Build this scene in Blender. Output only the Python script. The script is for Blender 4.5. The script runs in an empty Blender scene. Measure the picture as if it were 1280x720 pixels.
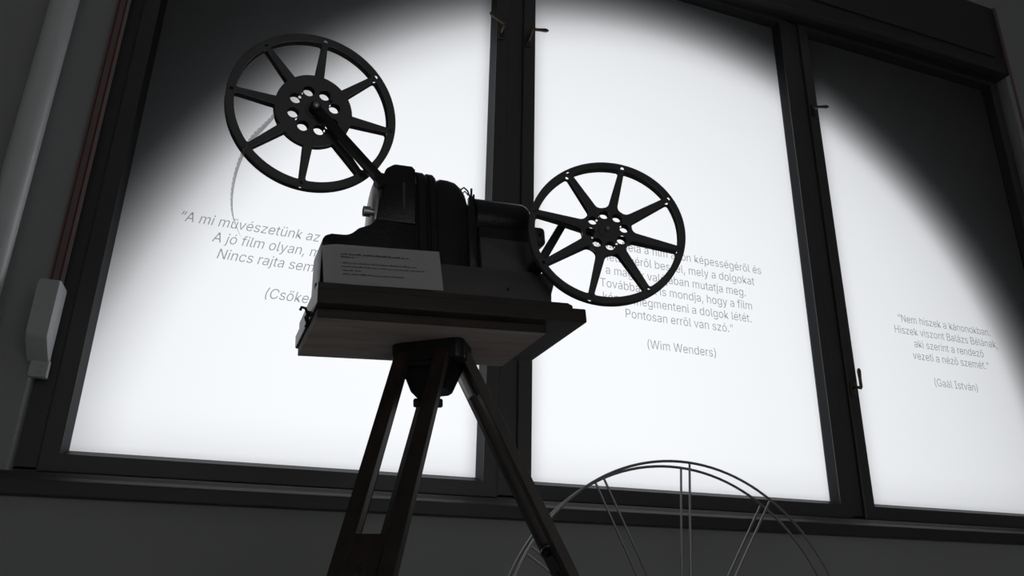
import bpy, bmesh, math, random
from mathutils import Vector, Matrix

PI = math.pi
random.seed(7)
sc = bpy.context.scene
COL = sc.collection

# ------------------------------------------------------------------ camera, light, exposure
HC = 0.715                                   # camera height
PITCH, YAW, ROLL = math.radians(20.97), math.radians(19.98), math.radians(1.112)
fwd = Vector((math.sin(YAW) * math.cos(PITCH), math.cos(YAW) * math.cos(PITCH), math.sin(PITCH)))
r0 = Vector((math.cos(YAW), -math.sin(YAW), 0))
u0 = r0.cross(fwd)
right = math.cos(ROLL) * r0 + math.sin(ROLL) * u0
up = -math.sin(ROLL) * r0 + math.cos(ROLL) * u0
cam = bpy.data.cameras.new('camera')
cam.sensor_width = 36.0
cam.lens = 977.4 / 1280 * 36
cam.clip_start = 0.02
camo = bpy.data.objects.new('camera', cam)
COL.objects.link(camo)
camo.matrix_world = Matrix(((right.x, up.x, -fwd.x, 0), (right.y, up.y, -fwd.y, 0), (right.z, up.z, -fwd.z, HC), (0, 0, 0, 1)))
sc.camera = camo

sc.view_settings.view_transform = 'Standard'
sc.view_settings.look = 'None'
sc.view_settings.gamma = 1.0
sc.view_settings.use_curve_mapping = False
sc.view_settings.exposure = 0.0

SKY_STRENGTH = 0.2
world = bpy.data.worlds.new('overcast_sky')
sc.world = world
world.use_nodes = True
bg = world.node_tree.nodes['Background']
bg.inputs['Color'].default_value = (0.93, 0.96, 1.0, 1)
bg.inputs['Strength'].default_value = SKY_STRENGTH
sc.cycles.max_bounces = 16
sc.cycles.diffuse_bounces = 10

# hazy bright patch of sky outside, low and a little to the left, shining straight at the frosted panes
sl_ = bpy.data.lights.new('bright_haze', 'AREA')
sl_.shape = 'DISK'
sl_.size = 6.0
sl_.energy = 198
sl_.color = (0.985, 0.99, 1.0)
so = bpy.data.objects.new('bright_haze', sl_)
COL.objects.link(so)
so.location = (0.70, 5.6, 1.10)
so.rotation_euler = (math.radians(-90), 0, 0)

# fill lamp added behind the camera to lift the room's ambient light
la = bpy.data.lights.new('room_fill', 'AREA')
la.shape = 'RECTANGLE'
la.size, la.size_y = 3.4, 1.3
la.energy = 20
lo = bpy.data.objects.new('room_fill', la)
COL.objects.link(lo)
lo.location = (1.2, -4.1, 1.25)
lo.rotation_euler = (math.radians(90), 0, 0)

# ------------------------------------------------------------------ materials
def mat(name, col, rough=0.5, metal=0.0, bump=0.0, bscale=60.0, var=0.0, vscale=8.0, spec=0.5):
    m = bpy.data.materials.new(name)
    m.use_nodes = True
    n, l = m.node_tree.nodes, m.node_tree.links
    b = n['Principled BSDF']
    b.inputs['Base Color'].default_value = (*col, 1)
    b.inputs['Roughness'].default_value = rough
    b.inputs['Metallic'].default_value = metal
    b.inputs['Specular IOR Level'].default_value = spec
    t = n.new('ShaderNodeTexCoord')
    if var > 0:
        nz = n.new('ShaderNodeTexNoise')
        nz.inputs['Scale'].default_value = vscale
        nz.inputs['Detail'].default_value = 5
        mr = n.new('ShaderNodeMixRGB')
        mr.blend_type = 'MIX'
        mr.inputs[1].default_value = (*[c * (1 - var) for c in col], 1)
        mr.inputs[2].default_value = (*[min(1, c * (1 + var)) for c in col], 1)
        l.new(t.outputs['Object'], nz.inputs['Vector'])
        l.new(nz.outputs['Fac'], mr.inputs[0])
        l.new(mr.outputs[0], b.inputs['Base Color'])
    if bump > 0:
        nb = n.new('ShaderNodeTexNoise')
        nb.inputs['Scale'].default_value = bscale
        nb.inputs['Detail'].default_value = 4
        bp = n.new('ShaderNodeBump')
        bp.inputs['Strength'].default_value = bump
        bp.inputs['Distance'].default_value = 0.01
        l.new(t.outputs['Object'], nb.inputs['Vector'])
        l.new(nb.outputs['Fac'], bp.inputs['Height'])
        l.new(bp.outputs[0], b.inputs['Normal'])
    return m

def wood_mat(name, dark, light, scale=(3, 40, 40), rough=0.55):
    m = bpy.data.materials.new(name)
    m.use_nodes = True
    n, l = m.node_tree.nodes, m.node_tree.links
    b = n['Principled BSDF']
    b.inputs['Roughness'].default_value = rough
    t = n.new('ShaderNodeTexCoord')
    mp = n.new('ShaderNodeMapping')
    mp.inputs['Scale'].default_value = scale
    nz = n.new('ShaderNodeTexNoise')
    nz.inputs['Scale'].default_value = 2.0
    nz.inputs['Detail'].default_value = 8
    nz.inputs['Distortion'].default_value = 0.6
    r = n.new('ShaderNodeValToRGB')
    r.color_ramp.elements[0].color = (*dark, 1)
    r.color_ramp.elements[1].color = (*light, 1)
    r.color_ramp.elements[0].position = 0.3
    r.color_ramp.elements[1].position = 0.7
    l.new(t.outputs['Object'], mp.inputs[0])
    l.new(mp.outputs[0], nz.inputs['Vector'])
    l.new(nz.outputs['Fac'], r.inputs[0])
    l.new(r.outputs[0], b.inputs['Base Color'])
    bp = n.new('ShaderNodeBump')
    bp.inputs['Strength'].default_value = 0.25
    bp.inputs['Distance'].default_value = 0.002
    l.new(nz.outputs['Fac'], bp.inputs['Height'])
    l.new(bp.outputs[0], b.inputs['Normal'])
    return m

def film_mat(name, tcol, gcol=0.03, forward=0.0, clear=0.0):
    m = bpy.data.materials.new(name)
    m.use_nodes = True
    n, l = m.node_tree.nodes, m.node_tree.links
    n.clear()
    o = n.new('ShaderNodeOutputMaterial')
    a = n.new('ShaderNodeBsdfTranslucent')
    a.inputs['Color'].default_value = (*tcol, 1)
    last = a
    if forward > 0:                               # part of the light keeps its direction
        rf = n.new('ShaderNodeBsdfRefraction')
        rf.inputs['Color'].default_value = (*tcol, 1)
        rf.inputs['Roughness'].default_value = 0.6
        rf.inputs['IOR'].default_value = 1.06
        mf = n.new('ShaderNodeMixShader')
        mf.inputs[0].default_value = forward
        l.new(last.outputs[0], mf.inputs[1])
        l.new(rf.outputs[0], mf.inputs[2])
        last = mf
    if clear > 0:
        tr = n.new('ShaderNodeBsdfTransparent')
        mc = n.new('ShaderNodeMixShader')
        mc.inputs[0].default_value = clear
        l.new(last.outputs[0], mc.inputs[1])
        l.new(tr.outputs[0], mc.inputs[2])
        last = mc
    d = n.new('ShaderNodeBsdfDiffuse')
    d.inputs['Color'].default_value = (0.5, 0.5, 0.5, 1)
    mx = n.new('ShaderNodeMixShader')
    mx.inputs[0].default_value = gcol
    l.new(last.outputs[0], mx.inputs[1])
    l.new(d.outputs[0], mx.inputs[2])
    l.new(mx.outputs[0], o.inputs['Surface'])
    return m

def ink_mat(name, clear=0.3):
    m = bpy.data.materials.new(name)
    m.use_nodes = True
    n, l = m.node_tree.nodes, m.node_tree.links
    n.clear()
    o = n.new('ShaderNodeOutputMaterial')
    a = n.new('ShaderNodeBsdfTransparent')
    a.inputs['Color'].default_value = (clear, clear, clear, 1)
    d = n.new('ShaderNodeBsdfDiffuse')
    d.inputs['Color'].default_value = (0.05, 0.05, 0.05, 1)
    mx = n.new('ShaderNodeAddShader')
    l.new(a.outputs[0], mx.inputs[0])
    l.new(d.outputs[0], mx.inputs[1])
    l.new(mx.outputs[0], o.inputs['Surface'])
    return m

def strap_mat(name):
    m = mat(name, (0.05, 0.04, 0.038), 0.85)
    n, l = m.node_tree.nodes, m.node_tree.links
    b = n['Principled BSDF']
    t = n.new('ShaderNodeTexCoord')
    s = n.new('ShaderNodeSeparateXYZ')
    r = n.new('ShaderNodeValToRGB')
    r.color_ramp.interpolation = 'CONSTANT'
    e = r.color_ramp.elements
    e[0].position = 0.0; e[0].color = (0.17, 0.14, 0.13, 1)
    e[1].position = 0.12; e[1].color = (0.12, 0.02, 0.025, 1)
    for pos, c in ((0.24, (0.17, 0.135, 0.125, 1)), (0.62, (0.12, 0.02, 0.025, 1)), (0.76, (0.24, 0.20, 0.19, 1))):
        k = e.new(pos); k.color = c
    l.new(t.outputs['Generated'], s.inputs[0])
    l.new(s.outputs['X'], r.inputs[0])
    l.new(r.outputs[0], b.inputs['Base Color'])
    return m

M = dict(
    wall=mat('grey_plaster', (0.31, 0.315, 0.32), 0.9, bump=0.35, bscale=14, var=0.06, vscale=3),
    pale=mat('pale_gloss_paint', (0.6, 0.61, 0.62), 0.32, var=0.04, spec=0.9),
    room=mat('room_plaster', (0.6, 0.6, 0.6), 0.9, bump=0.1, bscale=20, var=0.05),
    floor=mat('pale_terrazzo', (0.55, 0.54, 0.52), 0.5, var=0.12, vscale=30),
    facade=mat('outer_masonry', (0.10, 0.10, 0.10), 0.9, bump=0.3, bscale=20, var=0.1),
    frame=mat('dark_frame_paint', (0.062, 0.062, 0.064), 0.45, bump=0.05, bscale=30, var=0.1),
    bead=mat('glazing_bead_paint', (0.02, 0.021, 0.023), 0.5, var=0.08),
    sill=mat('sill_paint', (0.038, 0.038, 0.04), 0.5, bump=0.08, bscale=25, var=0.15),
    box=mat('shutter_box_paint', (0.035, 0.035, 0.035), 0.55, bump=0.05, bscale=20, var=0.1),
    glass=film_mat('frosted_film', (0.83, 0.84, 0.855), 0.03),
    ink=ink_mat('grey_lettering', 0.34),
    strap=strap_mat('woven_strap'),
    white=mat('white_plastic', (0.45, 0.46, 0.47), 0.6, var=0.04, vscale=5),
    brass=mat('worn_brass', (0.10, 0.08, 0.06), 0.4, 0.7, var=0.3, vscale=40),
    black=mat('black_enamel', (0.009, 0.009, 0.009), 0.36, spec=0.35, bump=0.12, bscale=180, var=0.3, vscale=15),
    panel=mat('charcoal_panel', (0.055, 0.055, 0.055), 0.55, bump=0.08, bscale=140, var=0.15),
    reel=mat('reel_enamel', (0.065, 0.065, 0.066), 0.5, bump=0.04, bscale=120, var=0.15, vscale=20),
    core=mat('core_grey', (0.16, 0.16, 0.16), 0.5, var=0.1),
    steel=mat('dull_steel', (0.45, 0.45, 0.44), 0.38, 0.9, var=0.15, vscale=30),
    wire=mat('bare_steel_wire', (0.30, 0.30, 0.30), 0.35, 0.9, var=0.1, vscale=20),
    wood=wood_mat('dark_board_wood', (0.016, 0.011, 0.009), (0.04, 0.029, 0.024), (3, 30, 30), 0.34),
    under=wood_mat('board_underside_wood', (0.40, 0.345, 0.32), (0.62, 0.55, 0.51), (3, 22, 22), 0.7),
    leg=wood_mat('tripod_wood', (0.016, 0.011, 0.008), (0.036, 0.024, 0.018), (20, 20, 2), 0.5),
    paper=mat('white_card', (0.78, 0.78, 0.79), 0.8, var=0.02, vscale=12),
    print_=mat('printed_text', (0.05, 0.05, 0.05), 0.9),
    film=film_mat('clear_film_strip', (0.5, 0.5, 0.49), 0.3, 0, 0.62),
)

# ------------------------------------------------------------------ helpers
def link(name, me, m, parent=None, smooth=False):
    if m is not None and not me.materials:
        me.materials.append(m)
    o = bpy.data.objects.new(name, me)
    COL.objects.link(o)
    if parent is not None:
        o.parent = parent
    if smooth:
        for p in me.polygons:
            p.use_smooth = True
    return o

def obj(name, bm, m, parent=None, smooth=None):
    bmesh.ops.recalc_face_normals(bm, faces=bm.faces)
    me = bpy.data.meshes.new(name)
    bm.to_mesh(me)
    bm.free()
    o = link(name, me, m, parent)
    if smooth is not None:
        for p in me.polygons:
            p.use_smooth = True
        me.set_sharp_from_angle(angle=math.radians(smooth))
    return o

def struct(o):
    o['kind'] = 'structure'
    return o

def tag(o, label, cat, group=None):
    o['label'] = label
    o['category'] = cat
    if group:
        o['group'] = group
    return o

def empty(name, mw):
    o = bpy.data.objects.new(name, None)
    o.empty_display_size = 0.05
    COL.objects.link(o)
    o.matrix_world = mw
    return o

def box(bm, lo, hi, bev=0.0, seg=2):
    lo, hi = Vector(lo), Vector(hi)
    r = bmesh.ops.create_cube(bm, size=1.0, matrix=Matrix.Translation((lo + hi) / 2) @ Matrix.Diagonal((*(hi - lo), 1)))
    if bev > 0:
        es = list({e for v in r['verts'] for e in v.link_edges})
        bmesh.ops.bevel(bm, geom=es, offset=bev, segments=seg, affect='EDGES', profile=0.5)

def obox(bm, c, ax, ay, az, hx, hy, hz, bev=0.0):
    """box with its own axes"""
    ax, ay, az = Vector(ax).normalized(), Vector(ay).normalized(), Vector(az).normalized()
    mw = Matrix(((ax.x, ay.x, az.x, c[0]), (ax.y, ay.y, az.y, c[1]), (ax.z, ay.z, az.z, c[2]), (0, 0, 0, 1)))
    r = bmesh.ops.create_cube(bm, size=1.0, matrix=mw @ Matrix.Diagonal((2 * hx, 2 * hy, 2 * hz, 1)))
    if bev > 0:
        es = list({e for v in r['verts'] for e in v.link_edges})
        bmesh.ops.bevel(bm, geom=es, offset=bev, segments=2, affect='EDGES', profile=0.5)

def prism(bm, prof, to3, lo, hi, bev=0.0):
    """extrude a 2-D profile; to3(a, b, t) -> point"""
    a = [bm.verts.new(to3(p[0], p[1], lo)) for p in prof]
    b = [bm.verts.new(to3(p[0], p[1], hi)) for p in prof]
    n = len(prof)
    f = [bm.faces.new(a), bm.faces.new(b[::-1])]
    for i in range(n):
        f.append(bm.faces.new((a[i], a[(i + 1) % n], b[(i + 1) % n], b[i])))
    if bev > 0:
        es = [e for e in set(a[i].link_edges[0] for i in range(0)) ]
        rim = [e for e in f[0].edges] + [e for e in f[1].edges]
        bmesh.ops.bevel(bm, geom=rim, offset=bev, segments=2, affect='EDGES', profile=0.5)

def lathe(bm, prof, org, axis, seg=32, cap=True):
    """prof: list of (distance along axis, radius)"""
    axis = Vector(axis).normalized()
    t = axis.orthogonal().normalized()
    s = axis.cross(t)
    rings = []
    for d, r in prof:
        rings.append([bm.verts.new(Vector(org) + axis * d + (t * math.cos(2 * PI * k / seg) + s * math.sin(2 * PI * k / seg)) * r) for k in range(seg)])
    for i in range(len(rings) - 1):
        for k in range(seg):
            bm.faces.new((rings[i][k], rings[i][(k + 1) % seg], rings[i + 1][(k + 1) % seg], rings[i + 1][k]))
    if cap:
        bm.faces.new(rings[0][::-1])
        bm.faces.new(rings[-1])

def tube(bm, pts, r, seg=10, closed=False):
    pts = [Vector(p) for p in pts]
    n = len(pts)
    rings = []
    prev = None
    for i, p in enumerate(pts):
        if closed:
            d = (pts[(i + 1) % n] - pts[i - 1]).normalized()
        else:
            d = (pts[min(i + 1, n - 1)] - pts[max(i - 1, 0)]).normalized()
        if prev is None:
            t = d.orthogonal().normalized()
        else:
            t = (prev - d * prev.dot(d)).normalized()
        prev = t
        s = d.cross(t)
        rr = r[i] if isinstance(r, (list, tuple)) else r
        rings.append([bm.verts.new(p + (t * math.cos(2 * PI * k / seg) + s * math.sin(2 * PI * k / seg)) * rr) for k in range(seg)])
    for i in range(n if closed else n - 1):
        a, b = rings[i], rings[(i + 1) % n]
        for k in range(seg):
            bm.faces.new((a[k], a[(k + 1) % seg], b[(k + 1) % seg], b[k]))
    if not closed:
        bm.faces.new(rings[0][::-1])
        bm.faces.new(rings[-1])

def round_poly(pts, rads, seg=6):
    """2-D polygon with rounded corners"""
    out = []
    n = len(pts)
    for i in range(n):
        p, a, b = Vector(pts[i]), Vector(pts[i - 1]), Vector(pts[(i + 1) % n])
        r = rads[i]
        d1, d2 = (a - p), (b - p)
        l1, l2 = d1.length, d2.length
        d1.normalize(); d2.normalize()
        ang = d1.angle(d2)
        if r <= 0 or ang > PI - 0.02:
            out.append(tuple(p))
            continue
        t = min(r / math.tan(ang / 2), l1 * 0.49, l2 * 0.49)
        rr = t * math.tan(ang / 2)
        bis = (d1 + d2).normalized()
        c = p + bis * (rr / math.sin(ang / 2))
        s, e = p + d1 * t - c, p + d2 * t - c
        a0 = math.atan2(s.y, s.x)
        da = math.atan2(e.y, e.x) - a0
        while da > PI: da -= 2 * PI
        while da < -PI: da += 2 * PI
        for k in range(seg + 1):
            q = a0 + da * k / seg
            out.append((c.x + rr * math.cos(q), c.y + rr * math.sin(q)))
    return out

def circle(cx, cy, r, n=32):
    return [(cx + r * math.cos(2 * PI * k / n), cy + r * math.sin(2 * PI * k / n)) for k in range(n)]

def plate_mesh(name, loops, thick, bev=0.0):
    """filled flat plate with holes (even-odd), lying in XY, thickness along Z"""
    cu = bpy.data.curves.new(name, 'CURVE')
    cu.dimensions = '2D'
    cu.fill_mode = 'BOTH'
    cu.extrude = max(thick / 2 - bev, 0)
    cu.bevel_depth = bev
    cu.bevel_resolution = 1
    for L in loops:
        s = cu.splines.new('POLY')
        s.points.add(len(L) - 1)
        for k, (x, y) in enumerate(L):
            s.points[k].co = (x, y, 0, 1)
        s.use_cyclic_u = True
    t = bpy.data.objects.new(name, cu)
    COL.objects.link(t)
    dg = bpy.context.evaluated_depsgraph_get()
    me = bpy.data.meshes.new_from_object(t.evaluated_get(dg))
    bpy.data.objects.remove(t)
    bpy.data.curves.remove(cu)
    me.name = name
    return me

# light grotesque letter outlines: character -> (advance, closed contours), in thousandths
GLYPHS = {' ':(188,[]),
'(':(273,['89,207 90,235 92,264 96,293 101,324 107,354 114,384 122,413 132,441 142,468 153,494 164,517 177,539 236,539 223,512 212,485 201,457 191,428 182,399 174,370 167,342 161,313 157,285 154,258 152,232 151,207 152,184 154,161 156,138 160,115 165,91 172,67 179,42 188,16 198,-10 209,-38 222,-66 236,-96 177,-96 156,-59 139,-21 124,16 111,55 102,93 95,131 90,169']),
')':(273,['37,-96 52,-66 64,-37 76,-9 86,18 95,44 102,69 108,93 113,116 117,139 120,162 121,184 122,207 121,232 119,258 116,285 112,313 106,342 99,370 91,399 82,428 73,457 62,485 50,512 37,539 97,539 109,517 121,494 131,468 142,441 151,413 159,384 167,354 173,323 178,293 181,264 183,235 184,207 183,168 178,130 171,92 161,53 149,15 134,-22 117,-59 97,-96']),
',':(188,['38,-119 68,71 137,71 84,-119']),
'.':(188,['95,-4 86,-4 78,-1 70,3 63,9 57,16 53,24 50,32 50,41 50,50 53,59 57,66 63,73 70,79 78,83 86,86 95,87 104,86 113,83 121,79 128,73 134,66 138,59 140,50 141,41 140,32 138,24 134,16 128,9 121,3 113,-1 104,-4']),
'A':(480,['16,0 201,509 276,509 463,0 395,0 287,302 264,372 232,478 245,478 213,371 191,302 85,0', '110,142 110,199 370,199 370,142']),
'B':(456,['60,0 60,509 241,509 266,508 289,504 310,499 329,491 345,481 359,469 371,456 381,442 388,426 394,410 397,392 398,374 397,358 395,344 392,331 387,320 380,310 373,301 365,293 356,286 347,280 336,275 326,270 315,267 315,262 327,261 339,257 351,252 363,245 374,237 385,227 394,216 402,203 409,189 414,173 417,155 418,136 417,117 413,100 408,83 400,67 390,52 377,39 362,28 344,18 324,10 301,4 275,1 247,0', '125,57 245,57 272,58 296,63 315,70 330,80 341,92 349,105 354,120 355,137 355,149 352,161 348,173 342,184 335,194 327,203 317,211 306,218 293,224 279,228 264,230 248,231 125,231', '125,285 238,285 252,286 265,288 277,291 288,296 299,302 308,309 316,317 323,326 329,337 333,348 335,359 336,372 334,388 330,403 323,417 313,429 299,439 283,446 263,450 240,452 125,452']),
'C':(510,['267,-7 235,-5 205,1 177,11 150,25 126,42 104,63 86,88 70,115 57,146 48,179 42,215 40,254 42,293 48,329 57,362 70,393 86,421 104,445 126,466 150,484 177,498 205,508 235,514 267,516 286,515 305,513 323,509 340,504 357,498 373,490 388,481 402,471 415,460 427,447 438,433 448,418 456,402 463,385 469,367 473,348 408,348 405,361 401,373 395,384 389,395 382,404 375,413 366,421 357,428 348,435 337,440 327,445 315,449 304,452 292,454 280,455 267,456 245,454 223,450 203,443 184,432 166,419 150,403 137,385 125,364 116,340 109,314 105,285 103,254 105,223 109,194 116,168 125,145 137,123 151,105 166,89 184,76 203,66 223,59 245,54 267,53 280,53 292,55 304,57 315,60 327,64 337,69 348,74 357,81 366,88 375,96 382,105 389,114 395,125 401,136 405,148 408,160 473,160 469,142 463,124 457,107 448,91 438,76 428,62 416,49 402,38 388,28 373,19 357,11 341,5 323,0 305,-4 286,-6']),
'G':(520,['269,-7 236,-5 205,1 176,11 149,25 125,43 104,64 85,88 69,116 57,146 47,179 42,215 40,254 42,293 47,329 57,362 69,393 85,421 103,445 125,466 149,484 175,498 203,508 233,514 265,516 285,515 304,513 322,509 340,504 358,497 374,489 389,480 403,469 416,458 429,445 439,431 449,416 458,401 465,384 470,367 474,349 408,349 404,361 399,372 393,383 387,393 380,403 373,411 365,420 356,427 347,434 337,439 326,444 315,448 304,452 291,454 279,455 265,456 243,454 222,450 202,443 183,432 166,419 150,404 137,385 125,364 116,340 109,314 105,285 103,254 105,223 109,194 116,168 125,145 137,124 151,105 166,90 184,76 203,66 224,59 246,54 269,53 290,54 309,57 328,63 345,71 360,81 374,93 386,107 396,123 404,141 410,160 414,180 415,202 434,199 283,199 283,256 478,256 478,200 476,170 471,141 463,115 451,91 436,69 419,50 399,33 377,19 352,8 326,0 298,-5']),
'H':(517,['60,0 60,509 125,509 125,289 392,289 392,509 457,509 457,0 392,0 392,232 125,232 125,0']),
'I':(300,['31,0 31,57 118,57 118,452 31,452 31,509 269,509 269,452 183,452 183,57 269,57 269,0']),
'N':(523,['60,0 60,509 136,509 343,183 363,151 388,107 414,55 405,54 401,108 399,157 399,195 399,509 463,509 463,0 387,0 202,290 177,331 148,381 108,452 119,454 122,384 124,328 125,291 125,0']),
'P':(445,['60,0 60,509 235,509 263,507 289,503 312,497 332,487 350,476 366,462 379,447 390,430 398,411 404,391 407,370 409,348 407,325 404,304 398,284 390,265 379,248 366,233 350,219 332,207 312,198 289,191 263,187 235,186 125,186 125,0','125,242 233,242 252,243 269,246 284,250 297,256 308,264 318,272 327,282 333,294 338,306 342,319 344,333 344,348 344,362 342,376 338,389 333,402 326,413 318,423 308,431 297,439 284,444 268,449 251,451 232,452 125,452']),
'T':(449,['32,452 32,509 417,509 417,452 257,452 257,0 193,0 193,452']),
'W':(686,['155,0 16,509 82,509 163,196 175,145 187,94 197,40 189,40 200,94 211,145 224,196 306,509 380,509 462,196 474,145 486,94 497,40 488,40 499,94 510,145 523,196 603,509 670,509 530,0 455,0 368,323 351,391 336,475 350,475 335,395 318,323 230,0']),
'a':(389,['160,-9 142,-8 126,-5 110,-1 94,5 80,12 68,22 57,32 48,45 40,58 35,73 31,90 30,108 31,123 34,138 38,150 43,161 50,171 58,179 67,187 78,193 89,199 100,203 112,207 125,211 178,220 234,227 265,235 276,255 276,257 275,268 273,279 271,288 267,297 262,304 256,311 248,317 240,322 230,326 220,329 208,330 196,331 183,330 171,329 159,326 149,322 118,301 100,274 41,291 48,308 57,322 67,335 79,346 91,355 104,364 118,370 133,375 148,379 163,382 179,384 194,384 239,379 251,376 263,372 275,367 286,360 296,353 306,343 315,333 322,320 329,306 333,290 336,272 337,251 337,0 277,0 277,52 272,52 252,25 244,18 236,12 226,6 215,1 203,-3 190,-6 176,-8', '170,45 187,46 202,49 216,53 228,59 239,66 248,74 257,83 263,93 269,104 272,115 275,126 276,138 276,190 259,182 231,176 200,171 175,168 134,159 125,155 117,150 110,145 103,139 98,132 95,124 93,115 92,105 92,95 94,87 98,79 102,72 107,66 114,61 121,56 130,52 139,49 149,47 159,46']),
'b':(424,['229,-8 213,-7 198,-5 184,-1 172,4 162,10 153,17 145,24 138,31 118,59 112,59 112,0 53,0 53,509 114,509 114,319 118,319 137,346 144,353 152,360 161,367 171,373 183,378 197,381 212,384 229,384 252,383 274,378 294,371 313,361 330,347 345,332 359,313 370,293 379,270 385,245 389,218 390,189 389,160 385,133 379,108 370,84 359,64 346,45 330,29 313,16 294,5 274,-2 252,-7', '220,47 237,48 253,51 267,57 279,66 291,76 301,88 309,101 316,117 321,133 325,151 327,170 328,189 327,209 325,227 321,245 316,261 309,276 301,290 291,301 280,311 267,319 253,325 237,329 220,330 203,329 188,325 174,320 161,312 150,302 140,291 132,278 125,263 120,247 116,229 113,210 113,189 113,169 116,150 120,132 125,115 132,100 140,86 150,75 162,65 174,57 188,51 204,48']),
'c':(396,['207,-8 182,-7 159,-2 137,6 117,16 98,30 82,46 68,64 56,85 46,108 40,133 36,159 34,187 36,216 40,243 46,268 56,291 68,312 82,330 98,346 117,360 137,371 159,378 182,383 207,384 221,384 234,383 247,380 260,377 272,373 284,368 295,362 305,356 315,349 324,341 332,332 340,322 347,312 353,301 358,289 362,277 303,262 290,289 270,311 242,325 207,330 189,329 173,325 158,319 145,310 134,300 124,287 115,274 108,258 103,242 99,224 97,206 96,187 97,169 99,151 103,134 108,117 115,102 124,89 134,76 145,66 158,57 173,51 189,48 207,46 243,52 271,66 292,89 304,117 363,102 359,90 354,78 348,67 341,56 334,46 325,37 316,29 306,21 296,15 285,9 273,4 261,-1 248,-4 235,-6 221,-8']),
'd':(424,['195,-8 172,-7 151,-2 130,5 111,16 94,29 79,45 66,64 55,84 46,108 39,133 35,160 34,189 35,218 39,245 46,270 55,293 66,313 79,332 95,347 112,361 131,371 151,378 173,383 196,384 213,384 228,381 241,378 253,373 263,367 272,360 280,353 287,346 306,319 311,319 311,509 372,509 372,0 313,0 313,59 307,59 287,31 280,24 272,17 263,10 252,4 241,-1 227,-5 212,-7', '205,47 221,48 236,51 250,57 263,65 274,75 284,86 293,100 299,115 305,132 309,150 311,169 312,189 311,210 309,229 305,247 300,263 293,278 284,291 275,302 263,312 251,320 237,325 221,329 205,330 187,329 172,325 157,319 145,311 133,301 124,290 115,276 108,261 103,245 99,227 97,209 96,189 97,170 99,151 103,133 109,117 115,101 124,88 134,76 145,66 158,57 172,51 188,48']),
'e':(404,['212,-8 185,-7 161,-2 138,6 117,16 98,30 82,46 68,64 56,85 46,108 40,132 35,159 34,187 35,215 39,242 46,267 55,290 67,311 81,329 97,346 115,359 135,370 157,378 180,383 205,384 221,384 236,382 251,379 266,374 280,368 294,361 307,351 319,341 331,329 341,315 350,299 357,282 363,263 368,242 370,219 371,194 371,169 75,169 75,221 338,221 310,202 309,220 307,237 303,254 298,269 291,282 283,294 273,305 263,314 250,321 237,326 222,329 205,330 189,329 173,326 159,321 146,313 135,304 125,294 116,282 109,270 103,256 99,241 97,226 96,211 96,178 97,157 100,139 104,122 110,106 118,92 128,80 139,70 151,61 165,55 179,50 195,47 212,46 224,47 234,48 244,50 254,53 263,56 271,61 278,66 285,73 292,80 297,88 302,96 306,105 365,91 360,77 353,63 345,51 335,39 324,29 311,19 298,11 283,4 266,-1 249,-5 231,-7']),
'f':(254,['228,379 228,327 6,327 6,379', '81,0 81,432 82,447 84,461 89,474 96,486 104,496 113,505 124,513 135,519 148,524 161,527 174,529 187,530 222,527 243,521 227,468 215,472 195,474 182,473 171,470 162,466 154,460 149,452 145,443 142,431 142,419 142,0']),
'g':(425,['207,-151 187,-150 168,-148 150,-144 134,-140 119,-134 105,-127 93,-119 82,-110 73,-101 64,-91 57,-80 51,-69 101,-41 122,-66 128,-72 136,-78 145,-83 154,-88 165,-92 178,-95 192,-97 207,-97 229,-96 249,-92 267,-85 282,-75 295,-62 304,-47 310,-28 311,-6 311,68 306,68 287,41 280,34 272,28 263,21 252,16 241,11 227,8 212,5 195,5 173,6 152,10 132,17 113,27 95,39 80,53 67,71 55,90 46,112 39,136 35,163 34,191 35,220 39,246 46,271 55,293 66,314 80,332 95,347 112,361 131,371 152,378 173,383 196,384 213,384 228,382 242,378 253,373 264,367 273,360 281,353 288,346 308,319 313,319 313,379 372,379 372,-9 371,-32 367,-54 360,-73 350,-90 338,-104 324,-117 308,-127 291,-136 271,-142 251,-147 229,-150', '205,59 222,60 237,63 251,68 264,75 275,84 285,95 293,107 300,121 305,137 309,154 312,172 312,193 312,212 309,231 305,248 300,264 293,278 285,291 275,303 264,312 251,320 237,325 222,329 205,330 188,329 172,325 158,320 145,312 134,302 124,290 115,277 109,262 103,246 99,229 97,212 96,193 97,173 99,155 103,138 109,123 116,108 124,96 134,85 145,76 158,68 172,63 188,60']),
'h':(410,['114,227 114,0 53,0 53,509 114,509 114,287 102,287 112,312 124,332 137,349 152,362 169,372 187,379 207,383 227,384 246,383 264,380 280,376 295,369 309,360 321,349 332,336 341,321 348,304 353,285 356,264 357,240 357,0 296,0 296,235 295,256 290,275 283,291 273,304 260,315 246,323 229,328 210,329 197,328 184,326 172,322 161,317 150,311 141,303 133,293 126,283 121,271 117,257 114,243']),
'i':(167,['53,0 53,379 114,379 114,0', '84,443 75,444 67,446 60,449 54,455 48,461 44,468 42,475 41,483 42,491 44,499 48,506 54,512 60,517 67,521 75,523 84,524 92,523 100,521 107,517 114,512 119,506 123,499 126,491 126,483 126,475 123,468 119,461 114,455 107,449 100,446 92,444']),
'j':(167,['53,379 114,379 114,-30 113,-47 111,-63 107,-77 102,-90 95,-102 86,-113 76,-122 65,-129 52,-135 37,-139 21,-142 4,-143 -10,-143 -10,-87 2,-87 14,-86 25,-83 34,-78 40,-72 46,-64 50,-54 52,-42 53,-29', '83,443 75,444 67,446 60,449 53,455 48,461 44,468 42,475 41,483 42,491 44,499 48,506 53,512 60,517 67,521 75,523 83,524 92,523 100,521 107,517 114,512 119,506 123,499 125,491 126,483 125,475 123,468 119,461 114,455 107,449 100,446 92,444']),
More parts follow.
